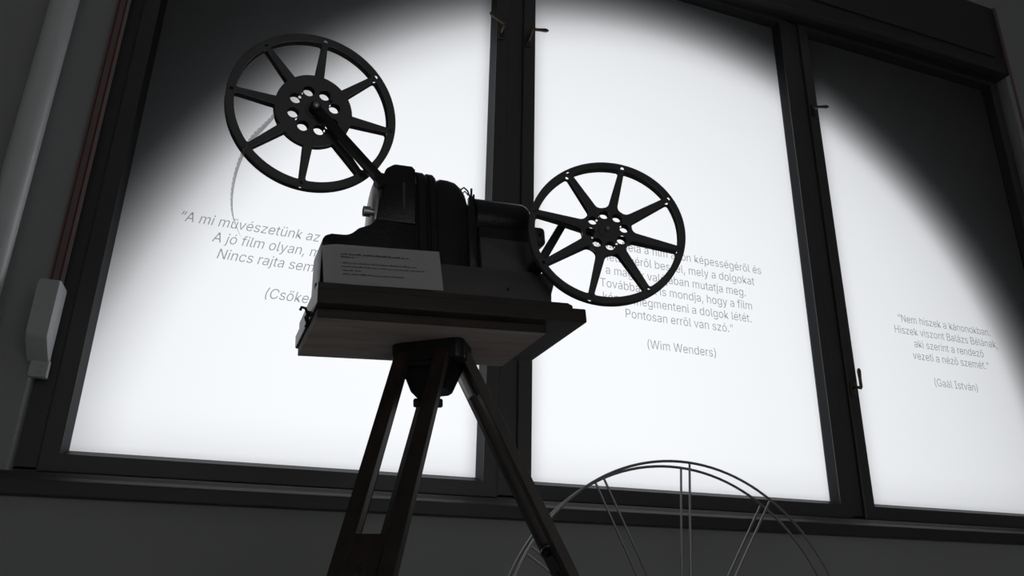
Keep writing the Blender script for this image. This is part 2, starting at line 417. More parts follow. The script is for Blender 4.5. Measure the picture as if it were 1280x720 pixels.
'k':(381,['110,137 110,212 121,212 284,379 360,379 184,199 177,199', '53,0 53,509 114,509 114,0', '294,0 148,186 191,229 372,0']),
'l':(189,['139,-2 119,-1 101,3 86,10 74,20 65,33 58,47 54,65 53,84 53,509 114,509 114,99 114,87 115,77 117,68 120,62 124,58 130,54 137,53 146,52 160,53 170,54 181,3 162,-1']),
'm':(610,['53,0 53,379 112,379 112,295 108,295 112,310 118,323 125,335 132,346 141,355 151,363 161,370 172,376 183,380 195,384 207,386 219,386 239,385 257,380 273,372 287,361 299,347 309,331 316,314 321,295 312,295 317,308 322,321 329,332 337,343 347,353 357,361 368,369 381,375 394,380 407,383 422,385 437,386 453,385 468,383 483,378 497,372 510,364 522,354 532,342 541,328 548,313 553,296 556,276 557,255 557,0 496,0 496,254 494,273 490,289 483,302 473,313 460,321 447,326 433,329 419,330 406,330 395,328 384,324 374,320 365,314 358,307 351,299 345,290 341,280 338,270 336,259 335,247 335,0 274,0 274,260 273,275 269,288 262,301 253,311 242,320 229,326 215,329 199,330 188,330 178,328 168,325 158,320 148,314 140,307 132,299 126,289 121,278 117,266 114,253 114,238 114,0']),
'n':(410,['114,227 114,0 53,0 53,379 112,379 112,287 102,287 112,312 124,332 137,349 152,362 169,372 187,379 207,383 227,384 246,383 264,380 280,376 295,369 309,360 321,349 332,336 341,321 348,304 353,285 356,264 357,240 357,0 296,0 296,235 295,256 290,275 283,291 273,304 260,315 246,323 229,328 210,329 197,328 184,326 172,322 161,317 150,311 141,303 133,293 126,283 121,271 117,257 114,243']),
'o':(415,['207,-8 182,-7 159,-2 137,6 117,16 98,30 82,46 68,64 56,85 46,108 40,133 36,159 34,187 36,216 40,243 46,268 56,291 68,312 82,330 98,346 117,360 137,371 159,378 182,383 207,384 233,383 256,378 278,371 299,360 317,346 333,330 347,312 359,291 369,268 376,243 380,216 381,187 380,159 376,133 369,108 359,85 347,64 333,46 317,30 299,16 278,6 256,-2 233,-7', '207,46 226,48 242,51 257,57 270,66 282,76 292,89 300,102 307,117 312,134 316,151 318,169 319,187 318,206 316,224 312,242 307,258 300,274 292,287 282,300 270,310 257,319 242,325 226,329 207,330 189,329 173,325 158,319 145,310 134,300 124,287 115,274 108,258 103,242 99,224 97,206 96,187 97,169 99,151 103,134 108,117 115,102 124,89 134,76 145,66 158,57 173,51 189,48']),
'p':(424,['53,-143 53,379 112,379 112,319 118,319 137,346 144,353 152,360 161,367 171,373 183,378 197,381 212,384 229,384 252,383 274,378 294,371 313,361 330,347 345,332 359,313 370,293 379,270 385,245 389,218 390,189 389,160 385,133 379,108 370,84 359,64 346,45 330,29 313,16 294,5 274,-2 252,-7 229,-8 213,-7 198,-5 184,-1 173,4 162,10 153,17 145,24 138,31 118,59 114,59 114,-143', '220,47 237,48 253,51 267,57 279,66 291,76 301,88 309,101 316,117 321,133 325,151 327,170 328,189 327,209 325,227 321,245 316,261 309,276 301,290 291,301 280,311 267,319 253,325 237,329 220,330 203,329 188,325 174,320 161,312 150,302 140,291 132,278 125,263 120,247 116,229 113,210 113,189 113,169 116,150 120,132 125,115 132,100 140,86 150,75 162,65 174,57 188,51 204,48']),
'r':(259,['53,0 53,379 112,379 112,321 115,321 122,335 130,347 140,358 152,367 166,375 181,380 196,384 213,385 229,384 243,384 243,322 230,324 207,326 194,325 182,323 170,319 159,315 149,309 140,301 132,293 126,284 121,273 117,262 114,250 114,237 114,0']),
's':(365,['182,-8 163,-7 145,-5 128,-2 112,3 98,10 84,18 72,27 62,38 53,50 45,63 40,78 36,94 94,107 99,92 105,79 114,69 124,60 136,54 150,49 165,46 181,45 200,46 217,50 232,55 244,62 255,71 262,81 267,91 268,103 267,112 265,121 260,129 254,136 246,142 237,147 225,151 212,155 149,170 125,177 104,186 87,196 72,208 61,222 53,237 48,255 47,274 48,290 51,305 57,319 65,332 75,343 87,354 100,363 115,370 131,377 149,381 167,384 187,384 206,384 223,381 239,378 254,372 267,366 279,358 290,349 299,339 307,328 314,316 319,303 324,290 268,277 264,288 258,298 251,307 243,316 232,323 219,328 205,331 187,333 171,332 156,329 143,324 131,317 121,308 114,299 110,289 109,277 110,267 112,258 117,250 124,243 133,237 144,232 157,227 172,223 229,209 254,202 275,194 292,183 306,171 317,158 325,142 330,125 331,107 330,90 326,75 321,61 312,47 302,35 290,24 276,15 260,6 242,0 223,-5 203,-7']),
't':(227,['204,379 204,327 6,327 6,379', '65,471 126,471 126,98 127,86 128,76 132,68 136,61 142,56 150,53 159,51 170,50 185,51 202,54 213,2 192,-3 168,-4 145,-3 125,2 107,10 92,21 80,35 72,52 67,71 65,93']),
'u':(410,['182,-5 164,-4 146,-1 130,4 115,11 101,20 89,31 78,44 69,59 62,76 57,95 54,116 53,139 53,379 114,379 114,144 115,123 119,105 127,89 137,75 150,64 164,56 181,52 200,50 213,51 226,53 238,57 249,62 259,69 268,77 276,86 283,97 289,109 293,122 295,137 296,153 296,379 357,379 357,0 298,0 298,92 307,92 297,67 286,47 272,30 257,17 240,7 222,0 203,-4']),
'v':(389,['163,0 17,379 84,379 165,155 187,87 206,21 184,21 203,87 224,155 305,379 371,379 226,0']),
'y':(389,['47,-139 61,-86 71,-87 104,-89 111,-87 118,-84 124,-80 130,-74 136,-67 141,-58 146,-48 151,-36 163,-1 17,379 84,379 165,155 187,87 206,21 184,21 202,87 224,155 305,379 371,379 204,-58 198,-72 191,-85 184,-97 177,-107 168,-116 159,-124 150,-130 139,-136 128,-140 117,-143 104,-145 91,-145 65,-143']),
'z':(380,['42,0 42,46 254,320 254,323 48,323 48,379 333,379 333,331 126,60 126,56 339,56 339,0']),
'á':(389,['160,-9 142,-8 126,-5 110,-1 94,5 80,12 68,22 57,32 48,45 40,58 35,73 31,90 30,108 31,123 34,138 38,150 43,161 50,171 58,179 67,187 78,193 89,199 100,203 112,207 125,211 178,220 234,227 265,235 276,255 276,257 275,268 273,279 271,288 267,297 262,304 256,311 248,317 240,322 230,326 220,329 208,330 196,331 183,330 171,329 159,326 149,322 118,301 100,274 41,291 48,308 57,322 67,335 79,346 91,355 104,364 118,370 133,375 148,379 163,382 179,384 194,384 239,379 251,376 263,372 275,367 286,360 296,353 306,343 315,333 322,320 329,306 333,290 336,272 337,251 337,0 277,0 277,52 272,52 252,25 244,18 236,12 226,6 215,1 203,-3 190,-6 176,-8', '170,45 187,46 202,49 216,53 228,59 239,66 248,74 257,83 263,93 269,104 272,115 275,126 276,138 276,190 259,182 231,176 200,171 175,168 134,159 125,155 117,150 110,145 103,139 98,132 95,124 93,115 92,105 92,95 94,87 98,79 102,72 107,66 114,61 121,56 130,52 139,49 149,47 159,46', '162,429 210,529 278,529 212,429']),
'é':(404,['212,-8 185,-7 161,-2 138,6 117,16 98,30 82,46 68,64 56,85 46,108 40,132 35,159 34,187 35,215 39,242 46,267 55,290 67,311 81,329 97,346 115,359 135,370 157,378 180,383 205,384 221,384 236,382 251,379 266,374 280,368 294,361 307,351 319,341 331,329 341,315 350,299 357,282 363,263 368,242 370,219 371,194 371,169 75,169 75,221 338,221 310,202 309,220 307,237 303,254 298,269 291,282 283,294 273,305 263,314 250,321 237,326 222,329 205,330 189,329 173,326 159,321 146,313 135,304 125,294 116,282 109,270 103,256 99,241 97,226 96,211 96,178 97,157 100,139 104,122 110,106 118,92 128,80 139,70 151,61 165,55 179,50 195,47 212,46 224,47 234,48 244,50 254,53 263,56 271,61 278,66 285,73 292,80 297,88 302,96 306,105 365,91 360,77 353,63 345,51 335,39 324,29 311,19 298,11 283,4 266,-1 249,-5 231,-7', '177,429 225,529 293,529 227,429']),
'ó':(415,['207,-8 182,-7 159,-2 137,6 117,16 98,30 82,46 68,64 56,85 46,108 40,133 36,159 34,187 36,216 40,243 46,268 56,291 68,312 82,330 98,346 117,360 137,371 159,378 182,383 207,384 233,383 256,378 278,371 299,360 317,346 333,330 347,312 359,291 369,268 376,243 380,216 381,187 380,159 376,133 369,108 359,85 347,64 333,46 317,30 299,16 278,6 256,-2 233,-7', '207,46 226,48 242,51 257,57 270,66 282,76 292,89 300,102 307,117 312,134 316,151 318,169 319,187 318,206 316,224 312,242 307,258 300,274 292,287 282,300 270,310 257,319 242,325 226,329 207,330 189,329 173,325 158,319 145,310 134,300 124,287 115,274 108,258 103,242 99,224 97,206 96,187 97,169 99,151 103,134 108,117 115,102 124,89 134,76 145,66 158,57 173,51 189,48', '181,429 228,529 297,529 231,429']),
'ü':(410,['182,-5 164,-4 146,-1 130,4 115,11 101,20 89,31 78,44 69,59 62,76 57,95 54,116 53,139 53,379 114,379 114,144 115,123 119,105 127,89 137,75 150,64 164,56 181,52 200,50 213,51 226,53 238,57 249,62 259,69 268,77 276,86 283,97 289,109 293,122 295,137 296,153 296,379 357,379 357,0 298,0 298,92 307,92 297,67 286,47 272,30 257,17 240,7 222,0 203,-4', '277,443 269,444 261,446 254,449 248,455 243,461 239,468 237,475 236,483 237,491 239,499 243,505 248,512 254,517 261,520 269,523 277,523 285,523 292,520 299,517 305,512 311,505 314,499 316,491 317,483 316,475 314,468 311,461 305,455 299,449 292,446 285,444', '133,443 125,444 118,446 111,449 104,455 99,461 96,468 93,475 93,483 93,491 96,499 99,505 104,512 111,517 118,520 125,523 133,523 141,523 149,520 155,517 162,512 167,505 170,499 173,491 173,483 173,475 170,468 167,461 162,455 155,449 149,446 141,444']),
'ő':(415,['207,-8 182,-7 159,-2 137,6 117,16 98,30 82,46 68,64 56,85 46,108 40,133 36,159 34,187 36,216 40,243 46,268 56,291 68,312 82,330 98,346 117,360 137,371 159,378 182,383 207,384 233,383 256,378 278,371 299,360 317,346 333,330 347,312 359,291 369,268 376,243 380,216 381,187 380,159 376,133 369,108 359,85 347,64 333,46 317,30 299,16 278,6 256,-2 233,-7', '207,46 226,48 242,51 257,57 270,66 282,76 292,89 300,102 307,117 312,134 316,151 318,169 319,187 318,206 316,224 312,242 307,258 300,274 292,287 282,300 270,310 257,319 242,325 226,329 207,330 189,329 173,325 158,319 145,310 134,300 124,287 115,274 108,258 103,242 99,224 97,206 96,187 97,169 99,151 103,134 108,117 115,102 124,89 134,76 145,66 158,57 173,51 189,48', '151,429 100,429 140,529 209,529', '261,429 211,429 268,529 336,529']),
'ű':(410,['182,-5 164,-4 146,-1 130,4 115,11 101,20 89,31 78,44 69,59 62,76 57,95 54,116 53,139 53,379 114,379 114,144 115,123 119,105 127,89 137,75 150,64 164,56 181,52 200,50 213,51 226,53 238,57 249,62 259,69 268,77 276,86 283,97 289,109 293,122 295,137 296,153 296,379 357,379 357,0 298,0 298,92 307,92 297,67 286,47 272,30 257,17 240,7 222,0 203,-4', '148,429 98,429 138,529 206,529', '258,429 208,429 266,529 334,529']),
'“':(300,['52,318 104,509 151,509 121,318', '175,318 228,509 274,509 244,318']),
'”':(300,['52,318 82,509 151,509 98,318', '175,318 205,509 274,509 222,318'])}

def inset(pts, d):
    """lighten a contour: move every point d units into the stroke"""
    out = []
    while len(pts) > 2 and (Vector(pts[0]) - Vector(pts[-1])).length < 2:
        pts = pts[:-1]
    n = len(pts)
    for i in range(n):
        a, b, c = Vector(pts[i - 1]), Vector(pts[i]), Vector(pts[(i + 1) % n])
        e1, e2 = (b - a).normalized(), (c - b).normalized()
        n1, n2 = Vector((e1.y, -e1.x)), Vector((e2.y, -e2.x))
        m = n1 + n2
        if m.length < 1e-6:
            out.append(tuple(b)); continue
        m.normalize()
        out.append(tuple(b + m * d / max(m.dot(n1), .45)))
    return out

def text_mesh(name, body, width, height, shear=0.0, thin=0.0, align='LEFT'):
    """flat lettering in XY; width and height scale the outlines"""
    adv = sum(GLYPHS[c][0] for c in body) * width / 1000
    x = 0.0 if align == 'LEFT' else -adv / 2
    cu = bpy.data.curves.new(name, 'CURVE')
    cu.dimensions = '2D'
    cu.fill_mode = 'BOTH'
    for c in body:
        a, loops = GLYPHS[c]
        for L in loops:
            pts = inset([tuple(int(k) for k in q.split(',')) for q in L.split()], thin)
            s = cu.splines.new('POLY')
            s.points.add(len(pts) - 1)
            for k, (px, py) in enumerate(pts):
                yy = py * height / 1000
                s.points[k].co = (x + px * width / 1000 + shear * yy, yy, 0, 1)
            s.use_cyclic_u = True
        x += a * width / 1000
    t = bpy.data.objects.new(name, cu)
    COL.objects.link(t)
    dg = bpy.context.evaluated_depsgraph_get()
    me = bpy.data.meshes.new_from_object(t.evaluated_get(dg))
    bpy.data.objects.remove(t)
    bpy.data.curves.remove(cu)
    me.name = name
    return me

XZ = Matrix(((1, 0, 0, 0), (0, 0, 1, 0), (0, 1, 0, 0), (0, 0, 0, 1)))     # XY plate -> XZ plane (thickness along Y)
XZT = Matrix(((1, 0, 0, 0), (0, 0, -1, 0), (0, 1, 0, 0), (0, 0, 0, 1)))   # text facing -Y

# ------------------------------------------------------------------ setting: room shell
DW = 2.40           # plane of the frosted panes
YF = 2.316          # room face of the window wall
XL, XR = -0.502, 3.56
ZS, ZT = 0.968, 3.66
WT = .25
RX0, RX1, RY0, RH = -3.0, 6.2, -4.2, 4.4

bm = bmesh.new(); box(bm, (RX0 - .2, RY0 - .2, -.2), (RX1 + .2, YF + .3, 0)); struct(obj('floor', bm, M['floor']))
bm = bmesh.new(); box(bm, (RX0 - .2, RY0 - .2, RH), (RX1 + .2, YF + .3, RH + .2)); struct(obj('ceiling', bm, M['room']))
bm = bmesh.new(); box(bm, (RX0 - .2, RY0 - .2, 0), (RX0, YF + .3, RH)); struct(obj('wall_left', bm, M['room']))
bm = bmesh.new(); box(bm, (RX1, RY0 - .2, 0), (RX1 + .2, YF + .3, RH)); struct(obj('wall_right', bm, M['room']))
bm = bmesh.new(); box(bm, (RX0, RY0 - .2, 0), (RX1, RY0, RH)); struct(obj('wall_back', bm, M['room']))
# window wall with its rectangular opening
outer = [(RX0, 0), (RX1, 0), (RX1, RH), (RX0, RH)]
hole = round_poly([(XL, ZS - .05), (XR, ZS - .05), (XR, ZT), (XL, ZT)], [0.004] * 4, 2)
me = plate_mesh('wall_front', [outer, hole], WT, 0.004)
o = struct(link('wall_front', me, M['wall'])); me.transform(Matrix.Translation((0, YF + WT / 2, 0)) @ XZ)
# outer masonry with the round-arched opening behind the panes
ACX, ACZ, AR = 1.488, 1.149, 1.785
def jamb(c, s): return 1 + (.06 * (1 - s) ** 3 if c < 0 else 0)      # the left haunch is a little fuller
arch = [(ACX - AR * jamb(-1, 0), ZS - .04), (ACX + AR, ZS - .04)] + [(ACX + AR * math.cos(a) * jamb(math.cos(a), math.sin(a)), ACZ + AR * math.sin(a)) for a in [PI * k / 64 for k in range(65)]]
me = plate_mesh('wall_outer', [[(RX0 - .2, 0), (RX1 + .2, 0), (RX1 + .2, RH + .2), (RX0 - .2, RH + .2)], arch], 0.10)
o = struct(link('wall_outer', me, M['facade'])); me.transform(Matrix.Translation((0, YF + WT + .05, 0)) @ XZ)

# rounded vertical plaster moulding left of the window
bm = bmesh.new(); lathe(bm, [(0, .036), (RH, .036)], (-.618, 2.20, 0), (0, 0, 1), 24)
struct(obj('trim_1', bm, M['pale'], smooth=40))

# window frame (fixed) : sill rail, head, jambs, two mullions
G = [(-.3828, .7608), (.9485, 2.144), (2.328, 3.470)]      # visible panes, left and right
GZ0, GZ1 = .1337 * DW + HC, 1.0325 * DW + HC
SW = .062                                                  # sash stile width
bm = bmesh.new()
y0, y1 = 2.372, 2.485
box(bm, (XL, y0, ZS - .03), (XR, y1, GZ0 - .048), .003)
box(bm, (XL, y0, GZ1 + .05), (XR, y1, ZT), .003)
box(bm, (XL, y0, GZ0 - .06), (G[0][0] - .052, y1, GZ1 + .06), .003)
box(bm, (G[2][1] + .052, y0, GZ0 - .06), (XR, y1, GZ1 + .06), .003)
for a, b in ((G[0][1], G[1][0]), (G[1][1], G[2][0])):
    box(bm, (a + .056, y0, GZ0 - .06), (b - .056, y1, GZ1 + .06), .003)
struct(obj('trim_2', bm, M['frame']))
# sill: wide dark board with a rounded nose, running past the reveal
bm = bmesh.new()
prism(bm, round_poly([(2.287, .906), (2.40, .906), (2.40, .968), (2.312, .968), (2.30, .955), (2.287, .945)], [.006, 0, 0, .004, .004, .006], 3), lambda a, b, t: Vector((t, a, b)), -1.6, 4.6)
struct(obj('trim_3', bm, M['sill']))

def rect_frame(bm, x0, x1, z0, z1, w, ya, yb, bev=0.0):
    """mitred frame: inner edge x0..x1,z0..z1, width w outward"""
    prof = [(0, ya), (0, yb), (w, yb), (w, ya)]
    rings = []
    for off, y in prof:
        rings.append([bm.verts.new((x, y, z)) for x, z in ((x0 - off, z0 - off), (x1 + off, z0 - off), (x1 + off, z1 + off), (x0 - off, z1 + off))])
    es = []
    for i in range(4):
        a, b = rings[i], rings[(i + 1) % 4]
        for k in range(4):
            bm.faces.new((a[k], a[(k + 1) % 4], b[(k + 1) % 4], b[k]))
    if bev:
        es = [e for e in bm.edges if e.is_valid and any(v in rings[3] for v in e.verts) and all(v in rings[3] for v in e.verts)]
        bmesh.ops.bevel(bm, geom=es, offset=bev, segments=2, affect='EDGES', profile=0.5)

QUOTES = [
    (1, [(-.2255, '“A mi művészetünk az'), (-.1206, 'A jó film olyan, m'), (-.1011, 'Nincs rajta sem'), None, (.052, '(Csőke')], .20, 'L'),
    (2, ['“Balázs Béla a film azon képességéről és', 'tehetségéről beszél, mely a dolgokat', 'a maguk valójában mutatja meg.', 'Továbbá azt is mondja, hogy a film', 'képes megmenteni a dolgok létét.', 'Pontosan erről van szó.”', None, '(Wim Wenders)'], 0.0, 'C'),
    (3, ['“Nem hiszek a kánonokban.', 'Hiszek viszont Balázs Bélának,', 'aki szerint a rendező', 'vezeti a néző szemét.”', None, '(Gaál István)'], 0.0, 'C'),
]
LS, ZL = .0535, 1.6455           # line spacing, height of each quote's last line
TW, TH = .0587, .0660
WIN = []
for i, (x0, x1) in enumerate(G):
    w = struct(empty('window_%d' % (i + 1), Matrix.Translation(((x0 + x1) / 2, DW, GZ0 - SW))))
    WIN.append(w)
    off = Matrix.Translation((-(x0 + x1) / 2, -DW, -(GZ0 - SW)))
    bm = bmesh.new()
    rect_frame(bm, x0 - .014, x1 + .014, GZ0 - .014, GZ1 + .014, SW - .014, 2.358, 2.475, .004)
    bm.transform(off); obj('sash_frame', bm, M['frame'], w)
    bm = bmesh.new()                                    # sloping glazing bead round the pane
    n = []
    for o_, y in ((0, 2.398), (0, 2.392), (.014, 2.362), (.014, 2.398)):
        n.append([bm.verts.new((x, y, z)) for x, z in ((x0 - o_, GZ0 - o_), (x1 + o_, GZ0 - o_), (x1 + o_, GZ1 + o_), (x0 - o_, GZ1 + o_))])
    for q in range(3):
        for k in range(4):
            bm.faces.new((n[q][k], n[q][(k + 1) % 4], n[q + 1][(k + 1) % 4], n[q + 1][k]))
    bm.transform(off); obj('glazing_bead', bm, M['bead'], w)
    bm = bmesh.new()
    f = bm.faces.new([bm.verts.new(p) for p in ((x0 - .006, DW, GZ0 - .006), (x1 + .006, DW, GZ0 - .006), (x1 + .006, DW, GZ1 + .006), (x0 - .006, DW, GZ1 + .006))])
    bm.transform(off); pane = obj('glass_pane', bm, M['glass'], w)
    pane['label'] = 'frosted backlit pane with a printed quotation'
    # lettering on the pane
    _, lines, shear, al = QUOTES[i]
    bm = bmesh.new()
    last = max(k for k, L in enumerate(lines) if L is None) - 1
    for k, L in enumerate(lines):
        if L is None:
            continue
        z = ZL + (last - k) * LS
        if al == 'L':
            x, s = L
            me = text_mesh('line', s, TW, TH, shear, 3, 'LEFT')
        else:
            x, s = (x0 + x1) / 2 + (.002 if i == 1 else -.006), L
            me = text_mesh('line', s, TW, TH, 0, 3, 'CENTER')
        me.transform(Matrix.Translation((x, DW - .0012, z)) @ XZT)
        bm.from_mesh(me)
        bpy.data.meshes.remove(me)
    bm.transform(off); me = bpy.data.meshes.new('quote_lettering'); bm.to_mesh(me); bm.free()
    q = link('quote_lettering', me, M['ink'], pane)

def latch(win, base, neck, tip, kind):
    """small brass window catch: plate on the stile, bent neck, lever"""
    inv = Matrix.Translation(-win.location)
    b, nk, tp = Vector(base), Vector(neck), Vector(tip)
    bm = bmesh.new()
    box(bm, b + Vector((-.011, -.004, -.028)), b + Vector((.011, .010, .028)), .003)
    bm.transform(inv); p = obj('latch', bm, M['brass'], win)
    bm = bmesh.new()
    tube(bm, [b, b + Vector((0, -.016, .004)), nk + Vector((0, 0, -.004)), nk], .006, 10)
    d = (tp - nk)
    tube(bm, [nk - d * .06, nk, nk + d * .4, nk + d * .85, tp], [.004, .0065, .006, .008, .004], 10)
    bm.transform(inv); obj('latch_lever', bm, M['brass'], p, smooth=40)
YS = 2.354
latch(WIN[0], (.792, YS, 2.725), (.792, 2.318, 2.742), (.731, 2.318, 2.778), 0)
latch(WIN[1], (.903, YS, 2.722), (.906, 2.318, 2.752), (.974, 2.318, 2.765), 0)
latch(WIN[2], (2.284, YS, 2.745), (2.256, 2.318, 2.735), (2.337, 2.318, 2.757), 0)
latch(WIN[2], (2.283, YS, 1.468), (2.290, 2.316, 1.466), (2.289, 2.314, 1.540), 1)

# ------------------------------------------------------------------ roller shutter gear
t = empty('roller_shutter_box', Matrix.Translation((1.52, 2.32, 3.19)))
inv = Matrix.Translation((-1.52, -2.32, -3.19))
bm = bmesh.new(); box(bm, (-.498, 2.272, 3.225), (3.535, 2.362, 3.64), .006); bm.transform(inv); obj('casing', bm, M['box'], t)
bm = bmesh.new(); box(bm, (-.44, 2.262, 3.30), (3.44, 2.272, 3.565), .004); bm.transform(inv); obj('front_panel', bm, M['box'], t)
bm = bmesh.new(); box(bm, (-.498, 2.258, 3.205), (3.484, 2.30, 3.232), .005); bm.transform(inv); obj('lower_moulding', bm, M['box'], t)
tag(t, 'long dark roller shutter box with recessed panel above the three frosted windows', 'shutter box')

def strap(x0, x1, y, z0, z1, label):
    bm = bmesh.new(); box(bm, (x0, y, z0), (x1, y + .0022, z1), .0004, 1)
    c = Vector(((x0 + x1) / 2, y, z0)); bm.transform(Matrix.Translation(-c))
    o = obj('shutter_strap', bm, M['strap']); o.location = c
    return tag(o, label, 'strap', 'woven straps of the roller shutter')
strap(-.505, -.468, 2.292, 1.44, 3.206, 'woven brown strap with red edges hanging down into the white winder box at left')
strap(3.486, 3.508, 2.250, 1.44, 3.62, 'woven brown strap hanging beside the right end of the shutter box')

t = empty('strap_winder', Matrix.Translation((-.487, 2.30, 1.235)))
inv = Matrix.Translation((.487, -2.30, -1.235))
bm = bmesh.new()
prism(bm, round_poly([(2.314, 1.452), (2.205, 1.449), (2.205, 1.292), (2.290, 1.245), (2.314, 1.245)], [.004, .014, .02, .012, 0], 5), lambda a, b, t: Vector((t, a, b)), -.508, -.459, .004)
bm.transform(inv); obj('housing', bm, M['white'], t, smooth=35)
bm = bmesh.new(); box(bm, (-.500, 2.288, 1.205), (-.456, 2.314, 1.252), .003); bm.transform(inv); pl = obj('mounting_plate', bm, M['white'], t)
for dx, dz in ((.012, .012), (.012, .03)):
    bm = bmesh.new(); lathe(bm, [(0, .004), (.004, .0035)], (-.478 + dx - .006, 2.289, 1.205 + dz), (0, -1, 0), 12); bm.transform(inv); obj('screw', bm, M['steel'], pl)
tag(t, 'small white plastic strap winder box on the wall at the left window edge', 'strap winder')

# ------------------------------------------------------------------ projector frame of reference
RMX = Matrix(((0.99692968, -0.03063419, -0.07206074), (0.03307156, 0.99891209, 0.03287724), (0.07097518, -0.03515945, 0.99685823)))
PO = Vector((0.10804099, 1.17, 0.37952786 + HC))
PM = Matrix.Translation(PO) @ RMX.to_4x4()
def P(u, v, w):
    return PM @ Vector((u, v, w))
def root_local(name, u, v, w):
    o = empty(name, PM @ Matrix.Translation((u, v, w)))
    return o, Matrix.Translation((-u, -v, -w))
UW = lambda a, b, t: Vector((a, t, b))        # profile in (u,w), extruded along v

# --- tripod
LEGS = [dict(piv=(.188, .0775, -.03), az=-124.5, th=27.5), dict(piv=(.276, .116, -.03), az=-8, th=28.5), dict(piv=(.204, .164, -.03), az=106, th=24.0)]
hc_ = P(.226, .112, -.03)
tri = empty('wooden_tripod', Matrix.Translation((hc_.x, hc_.y, 0)))
tinv = Matrix.Translation((-hc_.x, -hc_.y, 0))
bm = bmesh.new()
hp = round_poly([(.146, .113), (.150, .098), (.238, .044), (.252, .045), (.288, .105), (.286, .130), (.215, .185), (.195, .185)], [.006] * 8, 3)
prism(bm, hp, lambda a, b, t: P(a, b, t), -.034, -.0005, .003)
bm.transform(tinv); obj('head', bm, M['black'], tri, smooth=30)
bm = bmesh.new()
a = [bm.verts.new(P(x, y, -.034)) for x, y in ((.158, .108), (.236, .058), (.274, .104), (.272, .128), (.212, .172), (.198, .172))]
b = [bm.verts.new(P(x, y, -.082)) for x, y in ((.176, .106), (.226, .074), (.250, .106), (.249, .124), (.210, .150), (.200, .150))]
bm.faces.new(a); bm.faces.new(b[::-1])
for k in range(6): bm.faces.new((a[k], a[(k + 1) % 6], b[(k + 1) % 6], b[k]))
bm.transform(tinv); obj('hinge_casting', bm, M['black'], tri)
# centre screw with its winged tightening knob
bm = bmesh.new(); lathe(bm, [(0, .006), (.034, .006)], P(.208, .112, -.08), PM.to_3x3() @ Vector((0, 0, -1)), 14)
lathe(bm, [(0, .010), (.004, .0145), (.016, .0145), (.020, .010)], P(.208, .112, -.088), PM.to_3x3() @ Vector((0, 0, -1)), 18)
obox(bm, P(.208, .112, -.099), (1, 0, .08), (0, 1, 0), (-.08, 0, 1), .0255, .005, .0075, .003)
bm.transform(tinv); obj('tightening_knob', bm, M['black'], tri, smooth=35)

BOLT = {-8: 1}
for L in LEGS:
    az = math.radians(L['az'] + 1.9); th = math.radians(L['th'])
    n = Vector((math.cos(az), math.sin(az), 0)); tt = Vector((-math.sin(az), math.cos(az), 0))
    d = n * math.sin(th) - Vector((0, 0, 1)) * math.cos(th)
    rr = tt.cross(d).normalized()
    T = P(*L['piv'])
    length = T.z / math.cos(th)
    bm = bmesh.new()
    for s in (-1, 1):
        c0, c1 = T + d * -.012 + tt * s * .0350, T + d * .74 + tt * s * .0345
        ax = (c1 - c0)
        obox(bm, (c0 + c1) / 2, tt, rr, ax, .0120, .0085, ax.length / 2, .0012)
    bm.transform(tinv); leg = obj('leg', bm, M['leg'], tri)
    # cross brace and the sliding lower board with its slot
    bm = bmesh.new()
    obox(bm, T + d * .345, tt, rr, d, .0235, .0080, .009, .0012)
    bm.transform(tinv); obj('cross_brace', bm, M['leg'], leg)
    S0, S1 = .352, length - .06
    W = [.0225, .020]
    loops = [[(-W[0], 0), (W[0], 0), (W[1], S1 - S0), (-W[1], S1 - S0)], [(x, y * 2.2 + .045) for x, y in circle(0, 0, .0085, 20)]]
    me = plate_mesh('sliding_board', loops, .018)
    mw = Matrix(((tt.x, d.x, rr.x, 0), (tt.y, d.y, rr.y, 0), (tt.z, d.z, rr.z, 0), (0, 0, 0, 1)))
    me.transform(tinv @ Matrix.Translation(T + d * S0) @ mw)
    link('sliding_board', me, M['leg'], leg)
    bm = bmesh.new(); lathe(bm, [(0, .017), (.03, .015), (.052, .006), (.0595, .002)], T + d * S1, d, 14)
    bm.transform(tinv); obj('foot', bm, M['steel'], leg, smooth=40)
    # clamp bolt on the rail
    bm = bmesh.new()
    q = T + d * (.345 if L['az'] == -8 else .66)
    lathe(bm, [(-.02, .004), (.010, .004), (.010, .0085), (.017, .0085), (.021, .005)], q, rr * BOLT.get(L['az'], 1), 12)
    bm.transform(tinv); obj('clamp_bolt', bm, M['black'], leg, smooth=40)
    # hinge pin across the rails
    bm = bmesh.new()
    lathe(bm, [(-.044, .0085), (-.036, .0085), (-.036, .005), (.036, .005), (.036, .0085), (.044, .0085)], T + d * .012, tt, 14)
    bm.transform(tinv); obj('hinge_pin', bm, M['black'], leg, smooth=40)
    if L['az'] == -8:
        bm = bmesh.new()
        obox(bm, T + d * .030 - rr * .0, tt, rr, d, .012, .0165, .026, .001)
        bm.transform(tinv); hp_ = obj('hinge_plate', bm, M['steel'], leg); hp_['label'] = 'bright metal hinge plate'
tag(tri, 'dark wooden tripod with twin-rail legs standing under the film projector', 'tripod')

